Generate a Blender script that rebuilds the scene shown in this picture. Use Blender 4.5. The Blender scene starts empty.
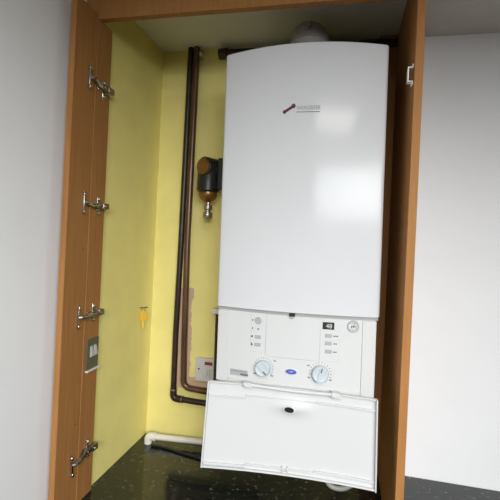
import bpy, bmesh, math, random
from mathutils import Vector, Matrix
random.seed(4)
scene = bpy.context.scene
COL = scene.collection
PI = math.pi

# ------------------------------------------------------------------ materials
def mat(name, color, rough=0.5, metal=0.0, coat=0.0, noise=0.0, nscale=20.0, bump=0.0, bscale=200.0, stretch=None, spec=0.5, emit=None):
    m = bpy.data.materials.new(name); m.use_nodes = True
    nt = m.node_tree; b = nt.nodes['Principled BSDF']
    b.inputs['Base Color'].default_value = (*color, 1)
    b.inputs['Roughness'].default_value = rough
    b.inputs['Metallic'].default_value = metal
    b.inputs['Specular IOR Level'].default_value = spec
    if coat:
        b.inputs['Coat Weight'].default_value = coat
        b.inputs['Coat Roughness'].default_value = 0.12
    if emit:
        b.inputs['Emission Color'].default_value = (*emit[0], 1)
        b.inputs['Emission Strength'].default_value = emit[1]
    if noise or bump:
        tc = nt.nodes.new('ShaderNodeTexCoord'); mp = nt.nodes.new('ShaderNodeMapping')
        nt.links.new(tc.outputs['Object'], mp.inputs['Vector'])
        if stretch: mp.inputs['Scale'].default_value = stretch
    if noise:
        n = nt.nodes.new('ShaderNodeTexNoise'); n.inputs['Scale'].default_value = nscale; n.inputs['Detail'].default_value = 5
        nt.links.new(mp.outputs[0], n.inputs['Vector'])
        r = nt.nodes.new('ShaderNodeMapRange'); r.inputs['From Min'].default_value = 0.3; r.inputs['From Max'].default_value = 0.7
        r.inputs['To Min'].default_value = 1 - noise; r.inputs['To Max'].default_value = 1 + noise
        nt.links.new(n.outputs['Fac'], r.inputs['Value'])
        mx = nt.nodes.new('ShaderNodeVectorMath'); mx.operation = 'SCALE'
        mx.inputs[0].default_value = color
        nt.links.new(r.outputs[0], mx.inputs['Scale'])
        nt.links.new(mx.outputs[0], b.inputs['Base Color'])
    if bump:
        n2 = nt.nodes.new('ShaderNodeTexNoise'); n2.inputs['Scale'].default_value = bscale; n2.inputs['Detail'].default_value = 3
        nt.links.new(mp.outputs[0], n2.inputs['Vector'])
        bp = nt.nodes.new('ShaderNodeBump'); bp.inputs['Strength'].default_value = bump; bp.inputs['Distance'].default_value = 0.002
        nt.links.new(n2.outputs['Fac'], bp.inputs['Height']); nt.links.new(bp.outputs[0], b.inputs['Normal'])
    return m

def yellow_wall_mat(name, bare=False):
    col = (0.87, 0.765, 0.27)
    m = mat(name, col, rough=0.62, noise=0.05, nscale=9, bump=0.25, bscale=60)
    if bare:   # a strip of unpainted pink plaster round the pipes, with ragged edges
        nt = m.node_tree; b = nt.nodes['Principled BSDF']
        geo = nt.nodes.new('ShaderNodeNewGeometry'); sep = nt.nodes.new('ShaderNodeSeparateXYZ')
        nz = nt.nodes.new('ShaderNodeTexNoise'); nz.inputs['Scale'].default_value = 28
        nt.links.new(geo.outputs['Position'], nz.inputs['Vector'])
        nt.links.new(geo.outputs['Position'], sep.inputs[0])
        def M(op, a, c):
            n = nt.nodes.new('ShaderNodeMath'); n.operation = op
            for i, v in enumerate((a, c)):
                if isinstance(v, (int, float)): n.inputs[i].default_value = v
                else: nt.links.new(v, n.inputs[i])
            return n.outputs[0]
        jit = M('MULTIPLY', M('SUBTRACT', nz.outputs['Fac'], 0.5), 0.03)
        X = M('ADD', sep.outputs['X'], jit); Z = M('ADD', sep.outputs['Z'], jit)
        vert = M('MULTIPLY', M('MULTIPLY', M('GREATER_THAN', X, 0.112), M('LESS_THAN', X, 0.165)), M('MULTIPLY', M('GREATER_THAN', Z, 0.19), M('LESS_THAN', Z, 0.57)))
        hor = M('MULTIPLY', M('MULTIPLY', M('GREATER_THAN', X, 0.15), M('LESS_THAN', X, 0.34)), M('MULTIPLY', M('GREATER_THAN', Z, 0.19), M('LESS_THAN', Z, 0.236)))
        mask = M('MAXIMUM', vert, hor)
        old = b.inputs['Base Color'].links[0].from_socket
        mix = nt.nodes.new('ShaderNodeMix'); mix.data_type = 'RGBA'
        nt.links.new(mask, mix.inputs['Factor']); nt.links.new(old, mix.inputs['A'])
        mix.inputs['B'].default_value = (0.62, 0.42, 0.27, 1)
        nt.links.new(mix.outputs['Result'], b.inputs['Base Color'])
    return m

def worktop_mat():
    m = mat('worktop_laminate', (0.012, 0.014, 0.012), rough=0.13)
    nt = m.node_tree; b = nt.nodes['Principled BSDF']
    tc = nt.nodes.new('ShaderNodeTexCoord')
    n = nt.nodes.new('ShaderNodeTexNoise'); n.inputs['Scale'].default_value = 55; n.inputs['Detail'].default_value = 6; n.inputs['Roughness'].default_value = 0.65
    nt.links.new(tc.outputs['Object'], n.inputs['Vector'])
    r = nt.nodes.new('ShaderNodeValToRGB')
    r.color_ramp.elements[0].position = 0.50; r.color_ramp.elements[0].color = (0.008, 0.010, 0.009, 1)
    r.color_ramp.elements[1].position = 0.70; r.color_ramp.elements[1].color = (0.20, 0.20, 0.18, 1)
    e = r.color_ramp.elements.new(0.61); e.color = (0.022, 0.026, 0.023, 1)
    nt.links.new(n.outputs['Fac'], r.inputs[0]); nt.links.new(r.outputs[0], b.inputs['Base Color'])
    n2 = nt.nodes.new('ShaderNodeTexNoise'); n2.inputs['Scale'].default_value = 130
    nt.links.new(tc.outputs['Object'], n2.inputs['Vector'])
    bp = nt.nodes.new('ShaderNodeBump'); bp.inputs['Strength'].default_value = 0.12; bp.inputs['Distance'].default_value = 0.001
    nt.links.new(n2.outputs['Fac'], bp.inputs['Height']); nt.links.new(bp.outputs[0], b.inputs['Normal'])
    return m

M_YEL = yellow_wall_mat('yellow_paint'); M_YELB = yellow_wall_mat('yellow_paint_bare_plaster', True)
M_WALL = mat('white_emulsion', (0.86, 0.86, 0.87), rough=0.6, noise=0.015, nscale=6, bump=0.12, bscale=90)
M_CEIL = mat('ceiling_paint', (0.72, 0.72, 0.66), rough=0.75, noise=0.02, bump=0.1)
M_FLOOR = mat('kitchen_floor_vinyl', (0.25, 0.23, 0.2), rough=0.5, noise=0.1)
M_TOP = worktop_mat()
M_WOOD = mat('brown_wood_laminate', (0.35, 0.160, 0.050), rough=0.62, spec=0.2, noise=0.10, nscale=30, stretch=(4, 4, 0.25), bump=0.08, bscale=90)
M_WOODE = mat('brown_edge_banding', (0.37, 0.17, 0.055), rough=0.62, spec=0.2, noise=0.10, nscale=30, stretch=(4, 4, 0.25))
M_WHITE = mat('boiler_white_enamel', (0.60, 0.605, 0.62), rough=0.14, spec=0.16)
M_PLAST = mat('boiler_white_plastic', (0.58, 0.585, 0.58), rough=0.4, spec=0.3)
M_PLAST2 = mat('boiler_white_fascia', (0.58, 0.585, 0.58), rough=0.42, spec=0.3)
M_GAP = mat('grey_seal', (0.32, 0.32, 0.31), rough=0.6)
M_GREYB = mat('grey_button', (0.36, 0.37, 0.38), rough=0.5)
M_KNOB = mat('pale_blue_grey_knob', (0.50, 0.55, 0.58), rough=0.4)
M_BLACK = mat('black_plastic', (0.012, 0.012, 0.013), rough=0.4)
M_INK = mat('dark_ink', (0.07, 0.07, 0.08), rough=0.6)
M_BLUE = mat('blue_badge', (0.06, 0.10, 0.42), rough=0.35)
M_RED = mat('dark_red_enamel', (0.10, 0.012, 0.03), rough=0.4)
M_LETTER = mat('silver_lettering', (0.34, 0.34, 0.37), rough=0.35)
M_DIGIT = mat('display_digit', (0.3, 0.32, 0.28), rough=0.5, emit=((0.6, 0.75, 0.55), 0.5))
M_STEEL = mat('nickel_steel', (0.60, 0.58, 0.55), rough=0.25, metal=1.0)
M_STEELD = mat('dull_nickel', (0.36, 0.33, 0.30), rough=0.32, metal=1.0)
M_COP = mat('tarnished_copper', (0.13, 0.068, 0.045), rough=0.34, metal=0.5, noise=0.35, nscale=25, stretch=(1, 1, 0.3))
M_COPD = mat('dark_tarnished_copper', (0.035, 0.022, 0.017), rough=0.38, metal=0.3, noise=0.35, nscale=25)
M_BRASS = mat('brass', (0.30, 0.17, 0.065), rough=0.36, metal=0.9, noise=0.15)
M_PVC = mat('white_pvc', (0.74, 0.70, 0.62), rough=0.35, noise=0.05)
M_GREYH = mat('grey_hose', (0.36, 0.345, 0.32), rough=0.5)
M_SPUR = mat('white_switch_plastic', (0.60, 0.585, 0.56), rough=0.4, noise=0.03)
M_NEON = mat('red_neon', (0.33, 0.012, 0.015), rough=0.3)
M_OLIVE = mat('grey_metal_plate', (0.15, 0.15, 0.10), rough=0.4, metal=0.35)
M_ROCK = mat('grey_rocker', (0.42, 0.43, 0.40), rough=0.35)
M_YTAG = mat('amber_plastic', (0.72, 0.43, 0.012), rough=0.4)
M_YSTR = mat('yellow_strap', (0.80, 0.55, 0.08), rough=0.5)

# ------------------------------------------------------------------ mesh helpers
def new(): return bmesh.new()
def xf(bm, verts, M): bmesh.ops.transform(bm, matrix=M, verts=verts)

def box(bm, x0, x1, y0, y1, z0, z1, M=None):
    r = bmesh.ops.create_cube(bm, size=1.0)
    T = Matrix.Translation(((x0+x1)/2, (y0+y1)/2, (z0+z1)/2)) @ Matrix.Diagonal((abs(x1-x0), abs(y1-y0), abs(z1-z0), 1))
    xf(bm, r['verts'], (M @ T) if M else T)

def lathe(bm, prof, M=None, n=28):
    """prof: (radius, height) pairs, revolved about local z"""
    rings = []; allv = []
    for r, h in prof:
        if r < 1e-6:
            v = bm.verts.new((0, 0, h)); rings.append([v]); allv.append(v)
        else:
            ring = [bm.verts.new((r*math.cos(2*PI*i/n), r*math.sin(2*PI*i/n), h)) for i in range(n)]
            rings.append(ring); allv += ring
    for a, b in zip(rings, rings[1:]):
        for i in range(n):
            j = (i+1) % n
            if len(a) == 1 and len(b) == 1: continue
            if len(a) == 1: bm.faces.new((a[0], b[i], b[j]))
            elif len(b) == 1: bm.faces.new((a[i], a[j], b[0]))
            else: bm.faces.new((a[i], a[j], b[j], b[i]))
    for ring, flip in ((rings[0], True), (rings[-1], False)):
        if len(ring) > 1: bm.faces.new(ring[::-1] if flip else ring)
    if M: xf(bm, allv, M)

def rounded(path, rad, n=6):
    P = [Vector(p) for p in path]; out = [P[0]]
    for a, b, c in zip(P, P[1:], P[2:]):
        d1 = (a-b); d2 = (c-b); r = min(rad, d1.length*.49, d2.length*.49)
        p = b + d1.normalized()*r; q = b + d2.normalized()*r
        for i in range(n+1):
            t = i/n; out.append((1-t)**2*p + 2*t*(1-t)*b + t*t*q)
    out.append(P[-1]); return out

def tube(bm, path, r, n=16):
    P = [Vector(p) for p in path]; prev = None; rings = []
    for i, p in enumerate(P):
        d = (P[min(i+1, len(P)-1)] - P[max(i-1, 0)]).normalized()
        if prev is None:
            u = d.orthogonal().normalized()
        else:
            u = (prev - d*prev.dot(d)).normalized()
        prev = u; w = d.cross(u)
        rings.append([bm.verts.new(p + r*(math.cos(2*PI*k/n)*u + math.sin(2*PI*k/n)*w)) for k in range(n)])
    for a, b in zip(rings, rings[1:]):
        for k in range(n): bm.faces.new((a[k], a[(k+1) % n], b[(k+1) % n], b[k]))
    bm.faces.new(rings[0][::-1]); bm.faces.new(rings[-1])

def along(p, d):
    """matrix whose local z runs along d from p"""
    d = Vector(d).normalized()
    return Matrix.Translation(p) @ d.to_track_quat('Z', 'Y').to_matrix().to_4x4()

def obj(name, bm, m, parent=None, bevel=0.0, smooth=True, segs=2):
    bmesh.ops.recalc_face_normals(bm, faces=bm.faces[:])
    me = bpy.data.meshes.new(name); bm.to_mesh(me); bm.free()
    me.materials.append(m)
    o = bpy.data.objects.new(name, me); COL.objects.link(o)
    if smooth:
        for p in me.polygons: p.use_smooth = True
        me.set_sharp_from_angle(angle=math.radians(35))
    if bevel:
        b = o.modifiers.new('bevel', 'BEVEL'); b.width = bevel; b.segments = segs; b.limit_method = 'ANGLE'; b.angle_limit = math.radians(40)
        b.harden_normals = False
    if parent: o.parent = parent
    return o

def thing(name, label, cat, loc=(0, 0, 0), roty=0.0, group=None):
    o = bpy.data.objects.new(name, None); COL.objects.link(o)
    o.empty_display_size = 0.05
    o.location = loc; o.rotation_euler = (0, roty, 0); o['label'] = label; o['category'] = cat
    if group: o['group'] = group
    return o
def tag(o, label, cat, group=None):
    o['label'] = label; o['category'] = cat
    if group: o['group'] = group
    return o
def struct(name, m, *boxes, bevel=0.0):
    bm = new()
    for b in boxes: box(bm, *b)
    o = obj(name, bm, m, smooth=False, bevel=bevel); o['kind'] = 'structure'
    return o
def part_box(name, m, parent, *boxes, bevel=0.0):
    bm = new()
    for b in boxes: box(bm, *b)
    return obj(name, bm, m, parent, bevel=bevel, smooth=False)
def text_mesh(name, body, size, M, m, parent, depth=0.0004, width=None):
    cu = bpy.data.curves.new(name, 'FONT'); cu.body = body; cu.size = size; cu.extrude = depth
    cu.align_x = 'LEFT'; cu.resolution_u = 3
    t = bpy.data.objects.new(name + '_tmp', cu); COL.objects.link(t)
    dg = bpy.context.evaluated_depsgraph_get(); dg.update()
    me = bpy.data.meshes.new_from_object(t.evaluated_get(dg))
    bpy.data.objects.remove(t)
    if width:
        w = max(v.co.x for v in me.vertices) - min(v.co.x for v in me.vertices)
        M = M @ Matrix.Diagonal((width/w, 1, 1, 1))
    me.transform(M); me.materials.clear(); me.materials.append(m)
    o = bpy.data.objects.new(name, me); COL.objects.link(o); o.parent = parent
    return o

# ------------------------------------------------------------------ setting
CEIL = 1.473
FY = -0.445           # front plane of the cupboard
struct('wall_back', M_YELB, (-0.03, 0.868, 0.0, 0.08, -0.95, CEIL))
struct('wall_left', M_YEL, (-0.03, 0.0, -0.40, 0.0, 0.0, CEIL))
struct('wall_right', M_WALL, (0.868, 2.9, 0.0, 0.08, -0.95, CEIL))
struct('wall_side', M_WALL, (-0.12, -0.03, -3.3, 0.08, -0.95, CEIL))
struct('ceiling', M_CEIL, (-0.12, 2.9, -3.3, 0.08, CEIL, CEIL+0.05))
struct('floor', M_FLOOR, (-0.12, 2.9, -3.3, 0.08, -1.0, -0.95))

bm = new(); box(bm, -0.03, 2.9, -0.62, 0.0, -0.04, 0.0)
o = obj('worktop', bm, M_TOP, bevel=0.004)
tag(o, 'dark green speckled laminate worktop running below the boiler and cupboard', 'worktop')

# ------------------------------------------------------------------ cupboard
cup = thing('boiler_cupboard', 'brown wood-effect cupboard frame standing open around the white boiler', 'cupboard', (0, FY, 0))
def CY(y): return y - FY     # cupboard-local depth
def cpart(name, m, b, bevel=0.0008, parent=cup):
    x0, x1, y0, y1, z0, z1 = b
    return part_box(name, m, parent, (x0, x1, CY(y0), CY(y1), z0, z1), bevel=bevel)
cpart('side_frame', M_WOOD, (-0.02, 0.012, FY, -0.374, 0.0005, 1.368))
cpart('header_rail', M_WOOD, (-0.028, 0.8765, FY, FY+0.022, 1.368, CEIL-0.0005))
cpart('rear_batten', M_WOOD, (0.80, 0.857, -0.030, -0.001, 0.0005, CEIL-0.0005))
cpart('side_panel', M_WOOD, (0.8573, 0.8765, FY, -0.001, 0.0005, CEIL-0.0005))
door = cpart('door', M_WOOD, (-0.006, 0.011, -0.540, FY-0.004, 0.004, 1.384))
cpart('edge_banding', M_WOODE, (-0.006, 0.011, -0.5412, -0.540, 0.004, 1.384), parent=door)

# screw holes on the inner door face
for z in (0.878, 0.235, 0.72):
    bm = new(); lathe(bm, [(0.0, 0.0), (0.0022, 0.0), (0.0022, 0.0006), (0, 0.0006)], along((0.011, CY(-0.466), z), (1, 0, 0)), n=10)
    obj('screw_hole', bm, M_BLACK, door)

def hinge(z, dz, tilt=0.0):
    """concealed sprung hinge: arm body with mounting plate on the frame, cup flange on the door"""
    X = 0.011
    bm = new()
    # arm body: tapered U-shaped arm standing off the frame
    M = Matrix.Translation((X, CY(FY), z+dz))
    box(bm, 0.010, 0.020, 0.002, 0.058, -0.0065, 0.0065, M)
    box(bm, 0.004, 0.012, 0.020, 0.056, -0.005, 0.005, M)
    box(bm, 0.012, 0.0225, 0.036, 0.062, -0.0085, 0.0085, M)
    lathe(bm, [(0, 0), (0.0042, 0), (0.0042, 0.003), (0.003, 0.0042), (0, 0.0042)], M @ along((0.0225, 0.044, 0), (1, 0, 0)), n=14)
    lathe(bm, [(0, 0), (0.0036, 0), (0.0036, 0.003), (0, 0.0034)], M @ along((0.0200, 0.018, 0), (1, 0, 0)), n=14)
    arm = obj('hinge', bm, M_STEELD, cup, bevel=0.0012)
    bm = new()   # cruciform mounting plate with winged ends
    box(bm, 0.0005, 0.004, 0.008, 0.066, -0.006, 0.006, M)
    box(bm, 0.0005, 0.0045, 0.030, 0.042, -0.026, 0.026, M)
    for s in (-1, 1):
        lathe(bm, [(0, 0), (0.0052, 0), (0.0052, 0.004), (0.004, 0.006), (0, 0.006)], M @ along((0.003, 0.036, s*0.020), (1, 0, 0)), n=16)
    obj('mounting_plate', bm, M_STEEL, arm, bevel=0.001)
    bm = new()   # cup flange screwed to the door, with the link arm bending across the gap
    M2 = Matrix.Translation((X, CY(FY), z)) @ Matrix.Rotation(tilt, 4, 'X')
    box(bm, 0.0002, 0.0065, -0.036, -0.029, -0.031, 0.031, M2)
    for s in (-1, 1):
        lathe(bm, [(0, 0), (0.005, 0), (0.005, 0.008), (0.003, 0.009), (0, 0.009)], M2 @ along((0.0, -0.0325, s*0.0245), (1, 0, 0)), n=14)
    obj('cup_flange', bm, M_STEEL, arm, bevel=0.001)
    bm = new()
    tube(bm, rounded([(X+0.003, CY(FY)-0.031, z), (X+0.013, CY(FY)-0.022, z), (X+0.016, CY(FY)-0.006, z+dz*.7), (X+0.015, CY(FY)+0.010, z+dz)], 0.008), 0.0055, n=10)
    obj('link_arm', bm, M_STEEL, arm)
for z, dz, tl in ((1.192, -0.012, 0.0), (0.848, -0.004, 0.0), (0.532, 0.004, 0.0), (0.128, 0.014, 0.12)): hinge(z, dz, tl)

# white catch on the right panel, near its front edge
bm = new()
XR = 0.8573
box(bm, XR-0.0135, XR-0.0110, CY(-0.432), CY(-0.414), 1.166, 1.200)
for z, k in ((1.166, -1), (1.200, 1)):
    box(bm, XR-0.0135, XR-0.0004, CY(-0.432), CY(-0.414), z-0.0013, z+0.0013)
    box(bm, XR-0.0035, XR-0.0004, CY(-0.432), CY(-0.414), min(z, z+k*0.008), max(z, z+k*0.008))
obj('catch_plate', bm, M_WALL, cup, bevel=0.0006)

# double switch let into the frame
sw = thing('wall_switch', 'grey two-rocker switch let into the left cupboard frame between hinges', 'switch', (0.0, -0.404, 0.372))
part_box('plate', M_OLIVE, sw, (0.0115, 0.0155, -0.028, 0.028, 0.0, 0.088), bevel=0.001)
for y in (-0.014, 0.004):
    bm = new()
    prof = [(0.0150, 0.034), (0.0235, 0.040), (0.0205, 0.052), (0.0185, 0.062), (0.0150, 0.068)]
    a = [bm.verts.new((x, y, z)) for x, z in prof]; b = [bm.verts.new((x, y+0.011, z)) for x, z in prof]
    for i in range(4): bm.faces.new((a[i], a[i+1], b[i+1], b[i]))
    bm.faces.new(a); bm.faces.new(b[::-1]); bm.faces.new((a[0], b[0], b[-1], a[-1]))
    obj('rocker', bm, M_ROCK, sw, bevel=0.0008)
part_box('sill', M_PVC, sw, (0.0115, 0.020, -0.029, 0.036, -0.005, -0.0005), bevel=0.0006)

# ------------------------------------------------------------------ boiler
TH = -0.0094
BX, BZ = 0.371, 0.5766
H0 = 0.24    # local height of the casing's lower edge above the thing's origin
boil = thing('boiler', 'white wall-hung gas boiler with its control flap hanging open', 'boiler', (BX - math.sin(TH)*H0, 0, BZ - math.cos(TH)*H0), TH)
W = 0.44
def bow(a, d=0.024): u = (a - W/2)/(W/2); return -0.36 - d*(1-u*u)
def Z(z): return z + H0

def prism(bm, pts, z0, z1, ztop=None):
    """extrude the plan outline pts (x,y) between heights; ztop(x) overrides the upper height"""
    lo = [bm.verts.new((x, y, z0)) for x, y in pts]
    hi = [bm.verts.new((x, y, ztop(x) if ztop else z1)) for x, y in pts]
    n = len(pts)
    for i in range(n): bm.faces.new((lo[i], lo[(i+1) % n], hi[(i+1) % n], hi[i]))
    bm.faces.new(lo[::-1]); bm.faces.new(hi)
def plan(a0, a1, yf, yb, n=24, rc=0.0):
    pts = []
    for i in range(n+1):
        a = a0 + (a1-a0)*i/n
        e = min(a-a0, a1-a)
        y = yf(a)
        if rc and e < rc: y += rc - math.sqrt(max(rc*rc - (rc-e)**2, 0))
        pts.append((a, y))
    return pts + [(a1, yb), (a0, yb)]
def plan_fine(a0, a1, yf, yb, rc, n=28):
    s = [rc*(1-math.cos(PI/2*k/6)) for k in range(6)]
    xs = [a0+v for v in s] + [a0+rc+(a1-a0-2*rc)*i/n for i in range(n+1)] + [a1-v for v in s[::-1]]
    pts = []
    for a in xs:
        e = min(a-a0, a1-a); y = yf(a)
        if e < rc: y += rc - math.sqrt(max(rc*rc - (rc-e)**2, 0))
        pts.append((a, y))
    return pts + [(a1, yb), (a0, yb)]

bm = new()
prism(bm, plan_fine(0, W, lambda a: bow(a), -0.03, 0.008), Z(0.0), 0, ztop=lambda x: Z(0.7085 + 0.011*(1-((x-W/2)/(W/2))**2)))
casing = obj('casing', bm, M_WHITE, boil, bevel=0.0035, segs=3)
part_box('mounting_jig', M_STEEL, boil, (0.06, 0.38, -0.030, -0.0015, Z(0.10), Z(0.66)))
# lower trim lip of the casing and the grey seal below it
bm = new(); prism(bm, plan_fine(0.001, W-0.001, lambda a: bow(a)-0.0015, -0.3, 0.008), Z(0.0005), Z(0.006)); obj('lower_lip', bm, M_WHITE, casing, bevel=0.0012)
bm = new(); prism(bm, plan(0.003, W-0.003, lambda a: bow(a)+0.006, -0.05), Z(-0.0085), Z(0.0)); obj('seal_strip', bm, M_GAP, casing)

# logo on the casing: dark red spanner mark and the lettering
def face_M(a, z, d=0.0, yf=bow):
    sl = (yf(a+0.001)-yf(a-0.001))/0.002
    return Matrix.Translation((a, yf(a)-d, Z(z))) @ Matrix.Rotation(math.atan(sl), 4, 'Z')
logo_tilt = 0.0
bm = new()
Ml = face_M(0.188, 0.5425, 0.0002)
ang = math.atan2(0.0165, 0.026)
R = Ml @ Matrix.Rotation(-ang, 4, 'Y')
box(bm, -0.0150, 0.0125, -0.0008, 0.0008, -0.0036, 0.0036, R)
for s, rr in ((-1, 0.0048), (1, 0.0058)):
    lathe(bm, [(0, 0), (rr, 0), (rr, 0.0012), (0, 0.0012)], R @ along((s*0.0140, 0.0003, 0), (0, -1, 0)), n=18)
box(bm, 0.0130, 0.0190, -0.0008, 0.0008, 0.0010, 0.0052, R)
obj('logo_mark', bm, M_RED, casing)
TX = Matrix.Rotation(PI/2, 4, 'X')
text_mesh('logo_lettering', 'WORCESTER', 0.0145, face_M(0.2085, 0.5395, 0.0008) @ Matrix.Rotation(0.012, 4, 'Z') @ TX, M_LETTER, casing, width=0.062)
bm = new(); box(bm, -0.031, 0.031, -0.0004, 0.0002, -0.0007, 0.0007, face_M(0.239, 0.5335, 0.0003)); obj('logo_underline', bm, M_INK, casing)

# control panel
def bowp(a): return bow(a, 0.021) + 0.003
panel_pts = plan_fine(0.006, W-0.007, bowp, -0.03, 0.006)
bm = new(); prism(bm, panel_pts, Z(-0.207), Z(-0.0085)); panel = obj('control_panel', bm, M_PLAST2, boil, bevel=0.0018)
def slab(name, m, a0, a1, z0, z1, d, parent, bev=0.0008, n=14, taper=0.0):
    bm = new(); prism(bm, plan(a0, a1, lambda a: bowp(a)-d, 0.0, n=n)[:n+1] + [(a0+(a1-a0)*i/n, bowp(a0+(a1-a0)*i/n)+0.002) for i in range(n, -1, -1)], Z(z0), Z(z1))
    return obj(name, bm, m, parent, bevel=bev)
slab('side_cheek', M_PLAST, 0.006, 0.0405, -0.2065, -0.010, 0.0035, panel, 0.0012, 6)
slab('side_cheek', M_PLAST, 0.3985, W-0.007, -0.2065, -0.010, 0.0035, panel, 0.0012, 6)
slab('blanking_plate', M_PLAST, 0.1465, 0.2905, -0.122, -0.010, 0.0022, panel, 0.0009)
slab('lower_chin', M_PLAST, 0.0415, 0.3975, -0.2068, -0.194, 0.003, panel, 0.001)
slab('indicator_strip', M_PLAST, 0.104, 0.1455, -0.114, -0.010, 0.0010, panel, 0.0006, 6)
slab('indicator_strip', M_PLAST, 0.2915, 0.342, -0.121, -0.010, 0.0010, panel, 0.0006, 6)

def pbox(bm, a, z, w, h, d0, d1): box(bm, -w/2, w/2, -d1, -d0, -h/2, h/2, face_M(a, z, 0, bowp))
def disc(bm, a, z, prof, n=28, M=None):
    lathe(bm, prof, face_M(a, z, 0, bowp) @ along((0, 0, 0), (0, -1, 0)), n=n)
def pbutton(name, a, z, w=0.0175, h=0.0095, m=M_GREYB):
    bm = new(); pbox(bm, a, z, w, h, 0, 0.0026); return obj(name, bm, m, panel, bevel=0.0008)
for a, z in ((0.1243, -0.0734), (0.1240, -0.0941), (0.3120, -0.0533), (0.3127, -0.0731), (0.3134, -0.0945)): pbutton('push_button', a, z)
bm = new(); disc(bm, 0.1237, -0.029, [(0, 0), (0.0098, 0), (0.0098, 0.0022), (0.0085, 0.003), (0.0070, 0.0026), (0.0066, 0.0036), (0, 0.0036)]); o = obj('reset_button', bm, M_GREYB, panel); o['label'] = 'round grey reset button'
bm = new(); disc(bm, 0.1246, -0.0517, [(0, 0), (0.0024, 0), (0.0024, 0.0017), (0, 0.002)], n=14); obj('indicator_lamp', bm, M_INK, panel)
# printed symbols
bm = new()
for a, z, w, h in ((0.1085, -0.0285, .003, .004), (0.1085, -0.051, .0022, .006), (0.1075, -0.0735, .006, .003), (0.1080, -0.0725, .003, .005), (0.1070, -0.094, .003, .007), (0.1085, -0.096, .004, .003)):
    pbox(bm, a, z, w, h, 0.0009, 0.0014)
obj('printed_symbols', bm, M_INK, panel)
bm = new()
for a, z, w in ((0.3305, -0.0535, .013), (0.3300, -0.0735, .010), (0.3300, -0.095, .010)):
    for k in range(4): pbox(bm, a - w/2 + w*(k+.5)/4, z, w/5.2, 0.0022 + 0.0008*(k % 2), 0.0009, 0.0014)
obj('printed_symbols', bm, M_INK, panel)
# display
disp = None
bm = new(); pbox(bm, 0.3116, -0.0275, 0.0300, 0.0185, 0, 0.0026); disp = obj('display', bm, M_BLACK, panel, bevel=0.0006)
text_mesh('display_digits', '48', 0.0165, face_M(0.3052, -0.0332, 0.0028, bowp) @ TX, M_DIGIT, disp, depth=0.0002, width=0.0155)
# pressure gauge
bm = new(); disc(bm, 0.3744, -0.0251, [(0, 0.0015), (0.0118, 0.0015), (0.0122, 0.0040), (0.0150, 0.0040), (0.0155, 0.0), (0.0, 0.0)], n=32); g = obj('pressure_gauge', bm, M_GREYB, panel)
bm = new(); disc(bm, 0.3744, -0.0251, [(0, 0.0016), (0.0126, 0.0016), (0.0126, 0.0022), (0, 0.0022)], n=32); obj('gauge_face', bm, M_PLAST, g)
bm = new()
G = face_M(0.3744, -0.0251, 0, bowp)
for k in range(11):
    t = math.radians(-40 + 26*k); box(bm, -0.0006, 0.0006, -0.0027, -0.0022, 0.0080, 0.0110, G @ Matrix.Rotation(t, 4, 'Y'))
box(bm, -0.0006, 0.0006, -0.0031, -0.0022, -0.003, 0.0085, G @ Matrix.Rotation(0.35, 4, 'Y'))
lathe(bm, [(0, 0.0022), (0.0022, 0.0022), (0.0022, 0.0034), (0, 0.0034)], G @ along((0, 0, 0), (0, -1, 0)), n=12)
for q in (-0.0045, 0.0045): box(bm, q-0.0012, q+0.0012, -0.0026, -0.0022, -0.0035, 0.0015, G)
obj('gauge_needle', bm, M_INK, g)
# knobs with printed scales
for a, z, r, ptr in ((0.1428, -0.1545, 0.0215, 2.35), (0.2950, -0.1530, 0.0225, 0.25)):
    bm = new()
    disc(bm, a, z, [(0, 0), (r, 0), (r, 0.004), (r*.96, 0.012), (r*.88, 0.0165), (r*.80, 0.0175), (r*.70, 0.0165), (0, 0.0160)], n=36)
    G = face_M(a, z, 0, bowp)
    box(bm, -0.0042, 0.0042, -0.0200, -0.012, -r*.86, r*.86, G @ Matrix.Rotation(ptr, 4, 'Y'))
    kn = obj('control_knob', bm, M_KNOB, panel, bevel=0.0006)
    bm = new(); box(bm, -0.0014, 0.0014, -0.0206, -0.0198, r*.30, r*.84, G @ Matrix.Rotation(ptr, 4, 'Y')); obj('pointer_mark', bm, M_INK, kn)
    bm = new()
    for k in range(13):
        t = math.radians(-62 + 15.5*k) if ptr > 1 else math.radians(-95 + 17*k)
        box(bm, -0.0007, 0.0007, -0.0006, 0.0001, r+0.0035, r+0.0065, G @ Matrix.Rotation(t, 4, 'Y'))
    obj('dial_scale', bm, M_INK, panel)
    for t, dd in ((128, 0.031), (-128, 0.030), (55, 0.038)) if ptr > 1 else ((120, 0.031), (-115, 0.032), (-60, 0.036)):
        P = Matrix.Rotation(math.radians(t), 4, 'Y') @ Vector((0, 0, dd))
        bm = new()
        for k in range(3): box(bm, P.x-0.0036+0.0024*k, P.x-0.0022+0.0024*k, -0.0006, 0.0001, P.z-0.0015-0.0004*k, P.z+0.0015, G)
        obj('dial_caption', bm, M_INK, panel)
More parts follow.
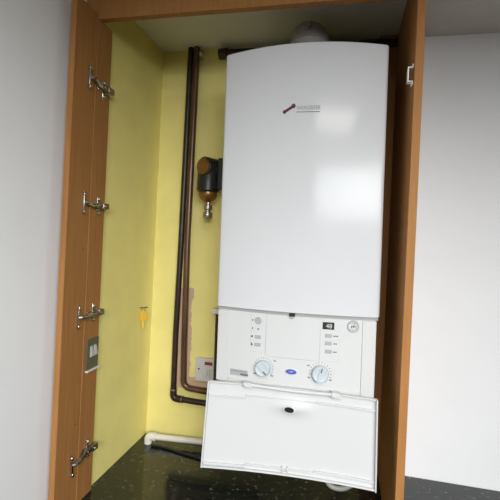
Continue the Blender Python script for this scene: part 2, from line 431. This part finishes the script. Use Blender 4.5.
# oval badge
bm = new()
Mb = face_M(0.2185, -0.1565, 0, bowp) @ along((0, 0, 0), (0, -1, 0))
lathe(bm, [(0, 0), (0.0185, 0), (0.0185, 0.0008), (0.0165, 0.0014), (0, 0.0014)], Mb @ Matrix.Diagonal((1, 0.47, 1, 1)), n=36); bd = obj('badge', bm, M_PLAST, panel)
bm = new(); lathe(bm, [(0, 0.0012), (0.0148, 0.0012), (0.0148, 0.0018), (0.0142, 0.0021), (0, 0.0021)], Mb @ Matrix.Diagonal((1, 0.45, 1, 1)), n=36); o = obj('badge_centre', bm, M_BLUE, bd); o['label'] = 'blue oval badge centre'
bm = new()
for k, (w, dz) in enumerate(((.012, .0012), (.008, -.0012))): box(bm, 0.2185-w/2, 0.2185+w/2, bowp(.2185)-0.0024, bowp(.2185)-0.0018, Z(-.1565+dz)-.0004, Z(-.1565+dz)+.0004)
obj('badge_print', bm, M_KNOB, bd)
# rating label
bm = new(); pbox(bm, 0.0735, -0.1775, 0.052, 0.0165, 0, 0.0009); lb = obj('rating_label', bm, M_GREYB, panel)
bm = new()
for k in range(5): pbox(bm, 0.0805+0.0045*k, -0.1810, 0.0034, 0.0050, 0.0008, 0.0013)
for k in range(7): pbox(bm, 0.052+0.0066*k, -0.1735, 0.005, 0.0014, 0.0008, 0.0012)
obj('label_print', bm, M_INK, lb)
# black catch at the casing's lower edge
bm = new(); pbox(bm, 0.2165, -0.0050, 0.0145, 0.009, -0.002, 0.0075); lt = obj('catch', bm, M_BLACK, panel, bevel=0.001)
bm = new(); pbox(bm, 0.2150, -0.0115, 0.0125, 0.004, 0.0, 0.0075); pbox(bm, 0.2150, -0.0140, 0.007, 0.003, 0.0, 0.006); obj('catch_lip', bm, M_GREYB, lt, bevel=0.0008)

# open flap: hangs from the panel's lower edge, its hollow inner face to the room
FT, FB = -0.1915, -0.4125
def fy(a, z=None):
    u = (a - 0.2185)/0.222
    t = 0 if z is None else (FT - z)/(FT - FB)
    return -0.412 - 0.012*t + 0.014*(1-u*u)
def fx(s, z):   # s 0..1 across; the flap is a little wider at the bottom and hangs a touch askew
    t = (FT - z)/(FT - FB)
    l = 0.0015 - 0.0075*t; r = 0.4385 + 0.0025*t
    return l + (r-l)*s
def fz(s, z): return z + 0.009*(s-0.5)*((FT-z)/(FT-FB)) + 0.003*(s-0.5)
def flap_piece(bm, s0, s1, z0, z1, d0, d1, n=24, m=1, hfun=None):
    """curved block between s0..s1, z0..z1; d = how far it stands towards the room from the inner face"""
    fr = []; bk = []
    for j in range(m+1):
        z = z0 + (z1-z0)*j/m; rf = []; rb = []
        for i in range(n+1):
            s = s0 + (s1-s0)*i/n; x = fx(s, z); y = fy(x, z); zz = Z(fz(s, z))
            e = hfun(x, z) if hfun else 0
            rf.append(bm.verts.new((x, y-d1-e, zz))); rb.append(bm.verts.new((x, y-d0-e, zz)))
        fr.append(rf); bk.append(rb)
    for j in range(m):
        for i in range(n):
            bm.faces.new((fr[j][i], fr[j][i+1], fr[j+1][i+1], fr[j+1][i]))
            bm.faces.new((bk[j][i+1], bk[j][i], bk[j+1][i], bk[j+1][i+1]))
    for i in range(n):
        bm.faces.new((fr[0][i+1], fr[0][i], bk[0][i], bk[0][i+1])); bm.faces.new((fr[m][i], fr[m][i+1], bk[m][i+1], bk[m][i]))
    for j in range(m):
        bm.faces.new((fr[j][0], fr[j+1][0], bk[j+1][0], bk[j][0])); bm.faces.new((fr[j+1][n], fr[j][n], bk[j][n], bk[j+1][n]))
HX, HZ = 0.2212, -0.2440
def swell(x, z):   # moulded swelling round the finger hole
    r = ((x-HX-0.006)/0.050)**2 + ((z-HZ-0.004)/0.020)**2
    return 0.011*math.exp(-r*1.2)
bm = new(); flap_piece(bm, 0.006, 0.994, FB+0.004, FT-0.004, -0.0035, 0.0, n=72, m=44, hfun=swell)
flap = obj('flap', bm, M_PLAST, boil)
bm = new(); flap_piece(bm, 0.0, 0.0085, FB, FT, -0.004, 0.0105, n=2, m=4); flap_piece(bm, 0.9915, 1.0, FB, FT, -0.004, 0.0125, n=2, m=4)
flap_piece(bm, 0.0, 1.0, FB, FB+0.0045, -0.004, 0.0085, n=32); flap_piece(bm, 0.0, 1.0, FT-0.0035, FT, -0.004, 0.0075, n=32)
obj('rim', bm, M_PLAST, flap, bevel=0.0012)
for s0, s1, z0, z1, d in ((0.010, 0.235, -0.2305, -0.2270, 0.0050), (0.235, 0.66, -0.2235, -0.2205, 0.0045), (0.66, 0.990, -0.2225, -0.2185, 0.0055),
                          (0.010, 0.26, -0.4035, -0.4000, 0.0060), (0.26, 0.66, -0.3985, -0.3955, 0.0050), (0.66, 0.990, -0.3950, -0.3910, 0.0060)):
    bm = new(); flap_piece(bm, s0, s1, z0, z1, 0, d, n=14); obj('stiffening_rib', bm, M_PLAST, flap, bevel=0.0008)
for z0, z1 in ((-0.246, -0.2235), (-0.3955, -0.376)):
    bm = new(); flap_piece(bm, 0.268, 0.272, z0, z1, 0, 0.0014, n=1); obj('moulding_line', bm, M_PLAST, flap)
bm = new()
for s in (0.477, 0.507): flap_piece(bm, s, s+0.006, -0.4075, -0.390, 0, 0.0075, n=1)
flap_piece(bm, 0.483, 0.507, -0.4075, -0.403, 0, 0.006, n=1)
obj('clip', bm, M_PLAST, flap, bevel=0.0007)
# finger hole: raised oval collar and the dark opening
yh = fy(HX, HZ) - 0.0112
Mh = Matrix.Translation((HX, yh, Z(HZ))) @ Matrix.Rotation(0.06, 4, 'Y') @ along((0, 0, 0), (0, -1, 0))
bm = new(); lathe(bm, [(0.0118, -0.001), (0.0165, -0.001), (0.0160, 0.0018), (0.0140, 0.0026), (0.0122, 0.0022)], Mh @ Matrix.Diagonal((1, 0.58, 1, 1)), n=36); obj('hole_collar', bm, M_PLAST, flap)
bm = new(); lathe(bm, [(0, 0.0030), (0.0125, 0.0030), (0.0125, 0.0012), (0, 0.0012)], Mh @ Matrix.Diagonal((1, 0.56, 1, 1)), n=32); o = obj('finger_hole', bm, M_BLACK, flap); o['label'] = 'black finger hole'
# hinge bar and its lugs
bm = new()
pts = [(a, fy(a, FT)-0.0105, Z(-0.1925 - 0.0035*math.sin(PI*min(max((a-0.12)/0.21, 0), 1)))) for a in [0.118+0.0112*i for i in range(20)]]
tube(bm, pts, 0.0042, n=12); hb = obj('hinge_bar', bm, M_PLAST, flap)
for a in (0.1085, 0.3360):
    bm = new()
    box(bm, a-0.010, a+0.010, fy(a, FT)-0.0155, fy(a, FT)+0.001, Z(-0.1975), Z(-0.1860))
    box(bm, a-0.006, a+0.014, fy(a, FT)-0.0130, fy(a, FT)+0.001, Z(-0.2005), Z(-0.1915))
    obj('hinge_lug', bm, M_PLAST, flap, bevel=0.001)

# flue turret and elbow above the casing
bm = new()
fa = 0.2165; fyy = -0.20
top = 0.7195
lathe(bm, [(0.078, 0), (0.078, 0.012), (0.060, 0.014), (0.060, 0.030), (0.056, 0.034), (0.056, 0.085), (0.058, 0.087), (0.058, 0.100), (0.055, 0.112), (0.048, 0.128), (0.036, 0.140), (0.020, 0.147), (0, 0.149)], Matrix.Translation((fa, fyy, Z(top-0.006))), n=40)
fl = obj('flue_elbow', bm, M_GREYH, boil)
bm = new(); tube(bm, [(fa, fyy+0.02, Z(top+0.085)), (fa, -0.002, Z(top+0.085))], 0.045, n=28); obj('flue_pipe', bm, M_GREYH, fl)
bm = new(); lathe(bm, [(0.010, 0), (0.0135, 0), (0.0135, 0.012), (0.011, 0.015), (0.0, 0.012)], Matrix.Translation((fa-0.002, fyy-0.046, Z(top+0.107))) @ along((0, 0, 0), (0, -1, 0.35)), n=20); obj('test_point', bm, M_GREYH, fl)

# service pipes under the boiler, and the grey condensate hose that loops below the flap
for a, l in ((0.06, 0.03), (0.14, 0.10), (0.22, 0.03), (0.30, 0.03)):
    bm = new(); tube(bm, [(a, -0.16, Z(-0.2075)), (a, -0.16, Z(-0.32)), ], 0.011, n=14); obj('tail_pipe', bm, M_COPD, boil)
bm = new(); tube(bm, rounded([(0.318, -0.20, Z(-0.2075)), (0.318, -0.20, Z(-0.541)), (0.358, -0.200, Z(-0.551)), (0.398, -0.19, Z(-0.535)), (0.398, -0.17, Z(-0.2075))], 0.05, 8), 0.0075, n=14); obj('condensate_hose', bm, M_GREYH, boil)

# ------------------------------------------------------------------ pipework
pd = thing('heating_pipe', 'dark brown vertical pipe nearest the corner, elbowed right below the copper pipe', 'pipe', (0.117, -0.02, 0.155))
def rel(o, P): return [Vector(p) - o.location for p in P]
bm = new(); tube(bm, rel(pd, rounded([(0.1205, -0.022, CEIL-0.001), (0.1165, -0.022, 0.75), (0.1120, -0.022, 0.40), (0.1135, -0.022, 0.157), (0.455, -0.022, 0.150)], 0.018)), 0.0108); obj('tube', bm, M_COPD, pd)
bm = new(); tube(bm, rel(pd, rounded([(0.1133, -0.022, 0.192), (0.1135, -0.022, 0.157), (0.150, -0.022, 0.156)], 0.022)), 0.0128); obj('elbow', bm, M_COPD, pd)
bm = new(); lathe(bm, [(0.0130, 0), (0.0138, 0.001), (0.0138, 0.004), (0.0130, 0.005)], along(Vector((0.147, -0.022, 0.1562))-pd.location, (1, 0, 0))); obj('solder_ring', bm, M_STEELD, pd)
bm = new(); lathe(bm, [(0.0130, 0), (0.0138, 0.001), (0.0138, 0.004), (0.0130, 0.005)], along(Vector((0.1133, -0.022, 0.188))-pd.location, (0, 0, 1))); obj('solder_ring', bm, M_STEELD, pd)

pc = thing('copper_pipe', 'tarnished copper pipe to the right of the dark pipe, bending towards the socket', 'pipe', (0.145, -0.028, 0.2))
bm = new(); tube(bm, rel(pc, rounded([(0.1465, -0.026, CEIL-0.001), (0.1430, -0.026, 0.75), (0.1500, -0.026, 0.36), (0.1540, -0.026, 0.204), (0.455, -0.026, 0.190)], 0.03, 8)), 0.0112); obj('tube', bm, M_COP, pc)
bm = new(); box(bm, 0.158, 0.164, -0.034, -0.0005, 1.438, 1.452)
for v in bm.verts: v.co -= pc.location
obj('pipe_clip', bm, M_PVC, pc, bevel=0.001)

pt = thing('ceiling_pipe', 'dark pipe running along the top of the back wall behind the boiler', 'pipe', (0.235, -0.03, 1.44))
bm = new(); tube(bm, rel(pt, [(0.235, -0.030, 1.440), (0.50, -0.030, 1.440), (0.857, -0.030, 1.446)]), 0.015); obj('tube', bm, M_COPD, pt)
bm = new(); lathe(bm, [(0.0, 0), (0.019, 0), (0.020, 0.006), (0.020, 0.030), (0.0155, 0.034)], along((0, 0, 0), (1, 0, 0)), n=20); obj('end_cap', bm, M_COPD, pt)

po = thing('overflow_pipe', 'white plastic waste pipe lying low along the back wall', 'pipe', (0.016, -0.03, 0.0))
bm = new(); tube(bm, rel(po, [(0.046, -0.070, 0.0262), (0.50, -0.022, 0.026)]), 0.0108); obj('tube', bm, M_PVC, po)
bm = new(); tube(bm, rel(po, rounded([(0.066, -0.068, 0.0262), (0.0435, -0.070, 0.0262), (0.0435, -0.070, 0.0004)], 0.016)), 0.0142); obj('elbow', bm, M_PVC, po)
bm = new(); lathe(bm, [(0.0142, 0), (0.0155, 0.001), (0.0155, 0.007), (0.0142, 0.008)], along(Vector((0.064, -0.068, 0.0262))-po.location, (1, 0.1, 0))); obj('collar', bm, M_PVC, po)

cb = new(); tube(cb, rounded([(0.066, -0.086, 0.0042), (0.12, -0.088, 0.0042), (0.22, -0.112, 0.0042), (0.34, -0.130, 0.0042), (0.5, -0.12, 0.0042)], 0.05), 0.0040, n=10)
tag(obj('power_cable', cb, M_BLACK), 'black cable lying on the worktop in front of the white waste pipe', 'cable')

gp = thing('gas_pipe', 'thin dark pipe dropping behind the boiler edge beside the socket', 'pipe', (0.286, -0.06, 0.19))
bm = new(); tube(bm, rel(gp, [(0.2835, -0.055, 0.498), (0.2865, -0.055, 0.215)]), 0.0085); obj('tube', bm, M_COPD, gp)
bm = new(); box(bm, 0.262, 0.300, -0.066, -0.0006, 0.494, 0.512)
for v in bm.verts: v.co -= gp.location
obj('bracket', bm, M_PVC, gp, bevel=0.0015)
bm = new(); tube(bm, rel(gp, [(0.2865, -0.055, 0.228), (0.2865, -0.055, 0.2065)]), 0.0115); obj('nut', bm, M_BRASS, gp)

# magnetic filter beside the boiler
mf = thing('pipe_filter', 'black and brass filter with drain valve left of the boiler', 'filter', (0.231, -0.085, 0.86))
def L(x, y, z): return Vector((x+0.016, y, z)) - mf.location
bm = new()
lathe(bm, [(0, 0), (0.036, 0), (0.0395, 0.003), (0.0395, 0.066), (0.037, 0.072), (0, 0.072)], along(L(0.2180, -0.085, 0.926), (0.02, 0, 1)), n=32)
lathe(bm, [(0, 0), (0.033, 0), (0.0345, 0.003), (0.0345, 0.10), (0, 0.10)], along(L(0.2090, -0.118, 1.012), (0.45, 0.89, 0.0)), n=32)
box(bm, 0.040, 0.085, -0.012, 0.030, 0.075, 0.185)
obj('body', bm, M_BLACK, mf, bevel=0.003)
bm = new(); lathe(bm, [(0, -0.003), (0.022, -0.003), (0.0285, 0.0), (0.0305, 0.004), (0.0305, 0.012), (0, 0.012)], along(L(0.2067, -0.1225, 1.012), (0.45, 0.89, 0.0)), n=32); obj('end_cap', bm, M_BRASS, mf)
bm = new(); lathe(bm, [(0.028, 0.020), (0.0325, 0.016), (0.0325, 0.006), (0.027, -0.006), (0.016, -0.014), (0.0095, -0.018), (0, -0.018)], along(L(0.2195, -0.085, 0.908), (0.0, 0, 1)), n=28); obj('union_nut', bm, M_BRASS, mf)
bm = new()
lathe(bm, [(0.0055, 0), (0.0055, -0.010), (0.0095, -0.011), (0.0105, -0.017), (0.0095, -0.023), (0.0065, -0.024), (0.0065, -0.028), (0.011, -0.030), (0.0120, -0.040), (0.010, -0.046), (0, -0.046)], along(L(0.2215, -0.085, 0.894), (0, 0, 1)) @ Matrix.Diagonal((1.45, 1.45, 1.35, 1)), n=20)
lathe(bm, [(0, 0), (0.0045, 0), (0.0045, 0.014), (0, 0.015)], along(L(0.224, -0.094, 0.845), (0.4, -1, 0.1)), n=14)
obj('drain_valve', bm, M_STEELD, mf)
bm = new(); tube(bm, [L(0.300, -0.079, 1.045), L(0.300, -0.079, 1.2), L(0.300, -0.030, 1.25), L(0.300, -0.030, 1.425)], 0.011); obj('riser', bm, M_COPD, mf)
bm = new(); tube(bm, [L(0.262, -0.080, 0.965), L(0.300, -0.080, 0.955), L(0.302, -0.050, 0.945), L(0.302, -0.001, 0.945)], 0.010); obj('wall_branch', bm, M_COPD, mf)

# fused spur
fs = thing('fused_spur', 'white fused switch outlet with red light on the back wall beside the boiler', 'socket', (0.2395, 0.0, 0.233))
part_box('back_box', M_SPUR, fs, (-0.041, 0.041, -0.016, -0.0005, 0.002, 0.084), bevel=0.002)
part_box('face_plate', M_SPUR, fs, (-0.043, 0.043, -0.022, -0.016, 0.0, 0.086), bevel=0.002)
part_box('red_indicator', M_NEON, fs, (-0.008, 0.022, -0.0240, -0.0215, 0.062, 0.074), bevel=0.0008)
part_box('rocker', M_SPUR, fs, (-0.004, 0.014, -0.0255, -0.0215, 0.018, 0.050), bevel=0.0012)
part_box('fuse_slot', M_GREYB, fs, (0.003, 0.0055, -0.0262, -0.0250, 0.022, 0.046))
for x in (-0.030, 0.030):
    bm = new(); lathe(bm, [(0, 0), (0.0036, 0), (0.0036, 0.0012), (0, 0.0016)], along((x, -0.0218, 0.045), (0, -1, 0)), n=16)
    obj('screw', bm, M_INK, fs)

# key tag on its nail
kt = thing('key_tag', 'amber plastic key tag hanging from a nail by the corner', 'key tag', (0.0155, -0.100, 0.425))
bm = new()
out = [(-0.011, 0.028), (0.011, 0.028), (0.013, 0.034), (0.013, 0.056), (0.009, 0.063), (0.004, 0.066), (-0.004, 0.066), (-0.009, 0.063), (-0.013, 0.056), (-0.013, 0.034)]
a = [bm.verts.new((0.89*x-0.0008, 0.45*x+0.0016, z)) for x, z in out]; b = [bm.verts.new((0.89*x+0.0012, 0.45*x-0.0020, z)) for x, z in out]
for i in range(len(out)): bm.faces.new((a[i], a[(i+1) % len(out)], b[(i+1) % len(out)], b[i]))
bm.faces.new(a[::-1]); bm.faces.new(b)
obj('tag', bm, M_YTAG, kt, bevel=0.001)
part_box('strap', M_YSTR, kt, (-0.0045, 0.0045, -0.001, 0.0015, 0.002, 0.030), bevel=0.0008)
bm = new()
ring = [Vector((0.006*math.cos(t), 0, 0.069+0.007*math.sin(t))) for t in [2*PI*i/16 for i in range(17)]]
tube(bm, ring, 0.0012, n=8); obj('split_ring', bm, M_STEELD, kt)
bm = new()
tube(bm, [(0.0003, -0.100, 0.4985), (0.026, -0.095, 0.502)], 0.0016, n=10)
lathe(bm, [(0, 0), (0.0035, 0), (0.0035, 0.001), (0, 0.0012)], along((0.026, -0.095, 0.502), (1, 0.1, 0.1)), n=12)
tag(obj('nail', bm, M_BLACK), 'dark nail in the yellow wall holding the key tag', 'nail')

# ------------------------------------------------------------------ light
def area(name, loc, target, sx, sy, power, col, spread=180):
    l = bpy.data.lights.new(name, 'AREA'); l.shape = 'RECTANGLE'; l.size = sx; l.size_y = sy; l.energy = power; l.color = col; l.spread = math.radians(spread)
    o = bpy.data.objects.new(name, l); COL.objects.link(o); o.location = loc
    o.rotation_euler = (Vector(target)-Vector(loc)).to_track_quat('-Z', 'Y').to_euler()
    return o
area('window_daylight', (1.42, -2.5, 1.15), (0.42, 0, -0.22), 1.6, 0.42, 15.6, (0.95, 0.98, 1.0), 76)
area('ceiling_lamp', (0.86, -1.67, CEIL-0.012), (0.86, -1.67, 0), 0.46, 0.42, 12, (1.0, 0.97, 0.88))
w = bpy.data.worlds.new('world'); scene.world = w; w.use_nodes = True
bg = w.node_tree.nodes['Background']; bg.inputs['Color'].default_value = (0.93, 0.96, 1.0, 1); bg.inputs['Strength'].default_value = 0.03

# ------------------------------------------------------------------ camera
yaw, pitch, roll = 0.2251, 0.0012, 0.0463
f = Vector((-math.sin(yaw)*math.cos(pitch), math.cos(yaw)*math.cos(pitch), math.sin(pitch)))
r = Vector((math.cos(yaw), math.sin(yaw), 0)); u = r.cross(f)
r2 = r*math.cos(roll) + u*math.sin(roll); u2 = -r*math.sin(roll) + u*math.cos(roll)
cam = bpy.data.cameras.new('camera'); co = bpy.data.objects.new('camera', cam); COL.objects.link(co)
co.matrix_world = Matrix(((r2.x, u2.x, -f.x, 0.7145), (r2.y, u2.y, -f.y, -1.4815), (r2.z, u2.z, -f.z, 0.7767), (0, 0, 0, 1)))
cam.sensor_width = 36; cam.lens = 414.57/500*36; cam.shift_y = -14.2/500; cam.clip_start = 0.02
scene.camera = co

vs = scene.view_settings
vs.view_transform = 'Standard'; vs.look = 'None'; vs.gamma = 1; vs.exposure = 0.0; vs.use_curve_mapping = False
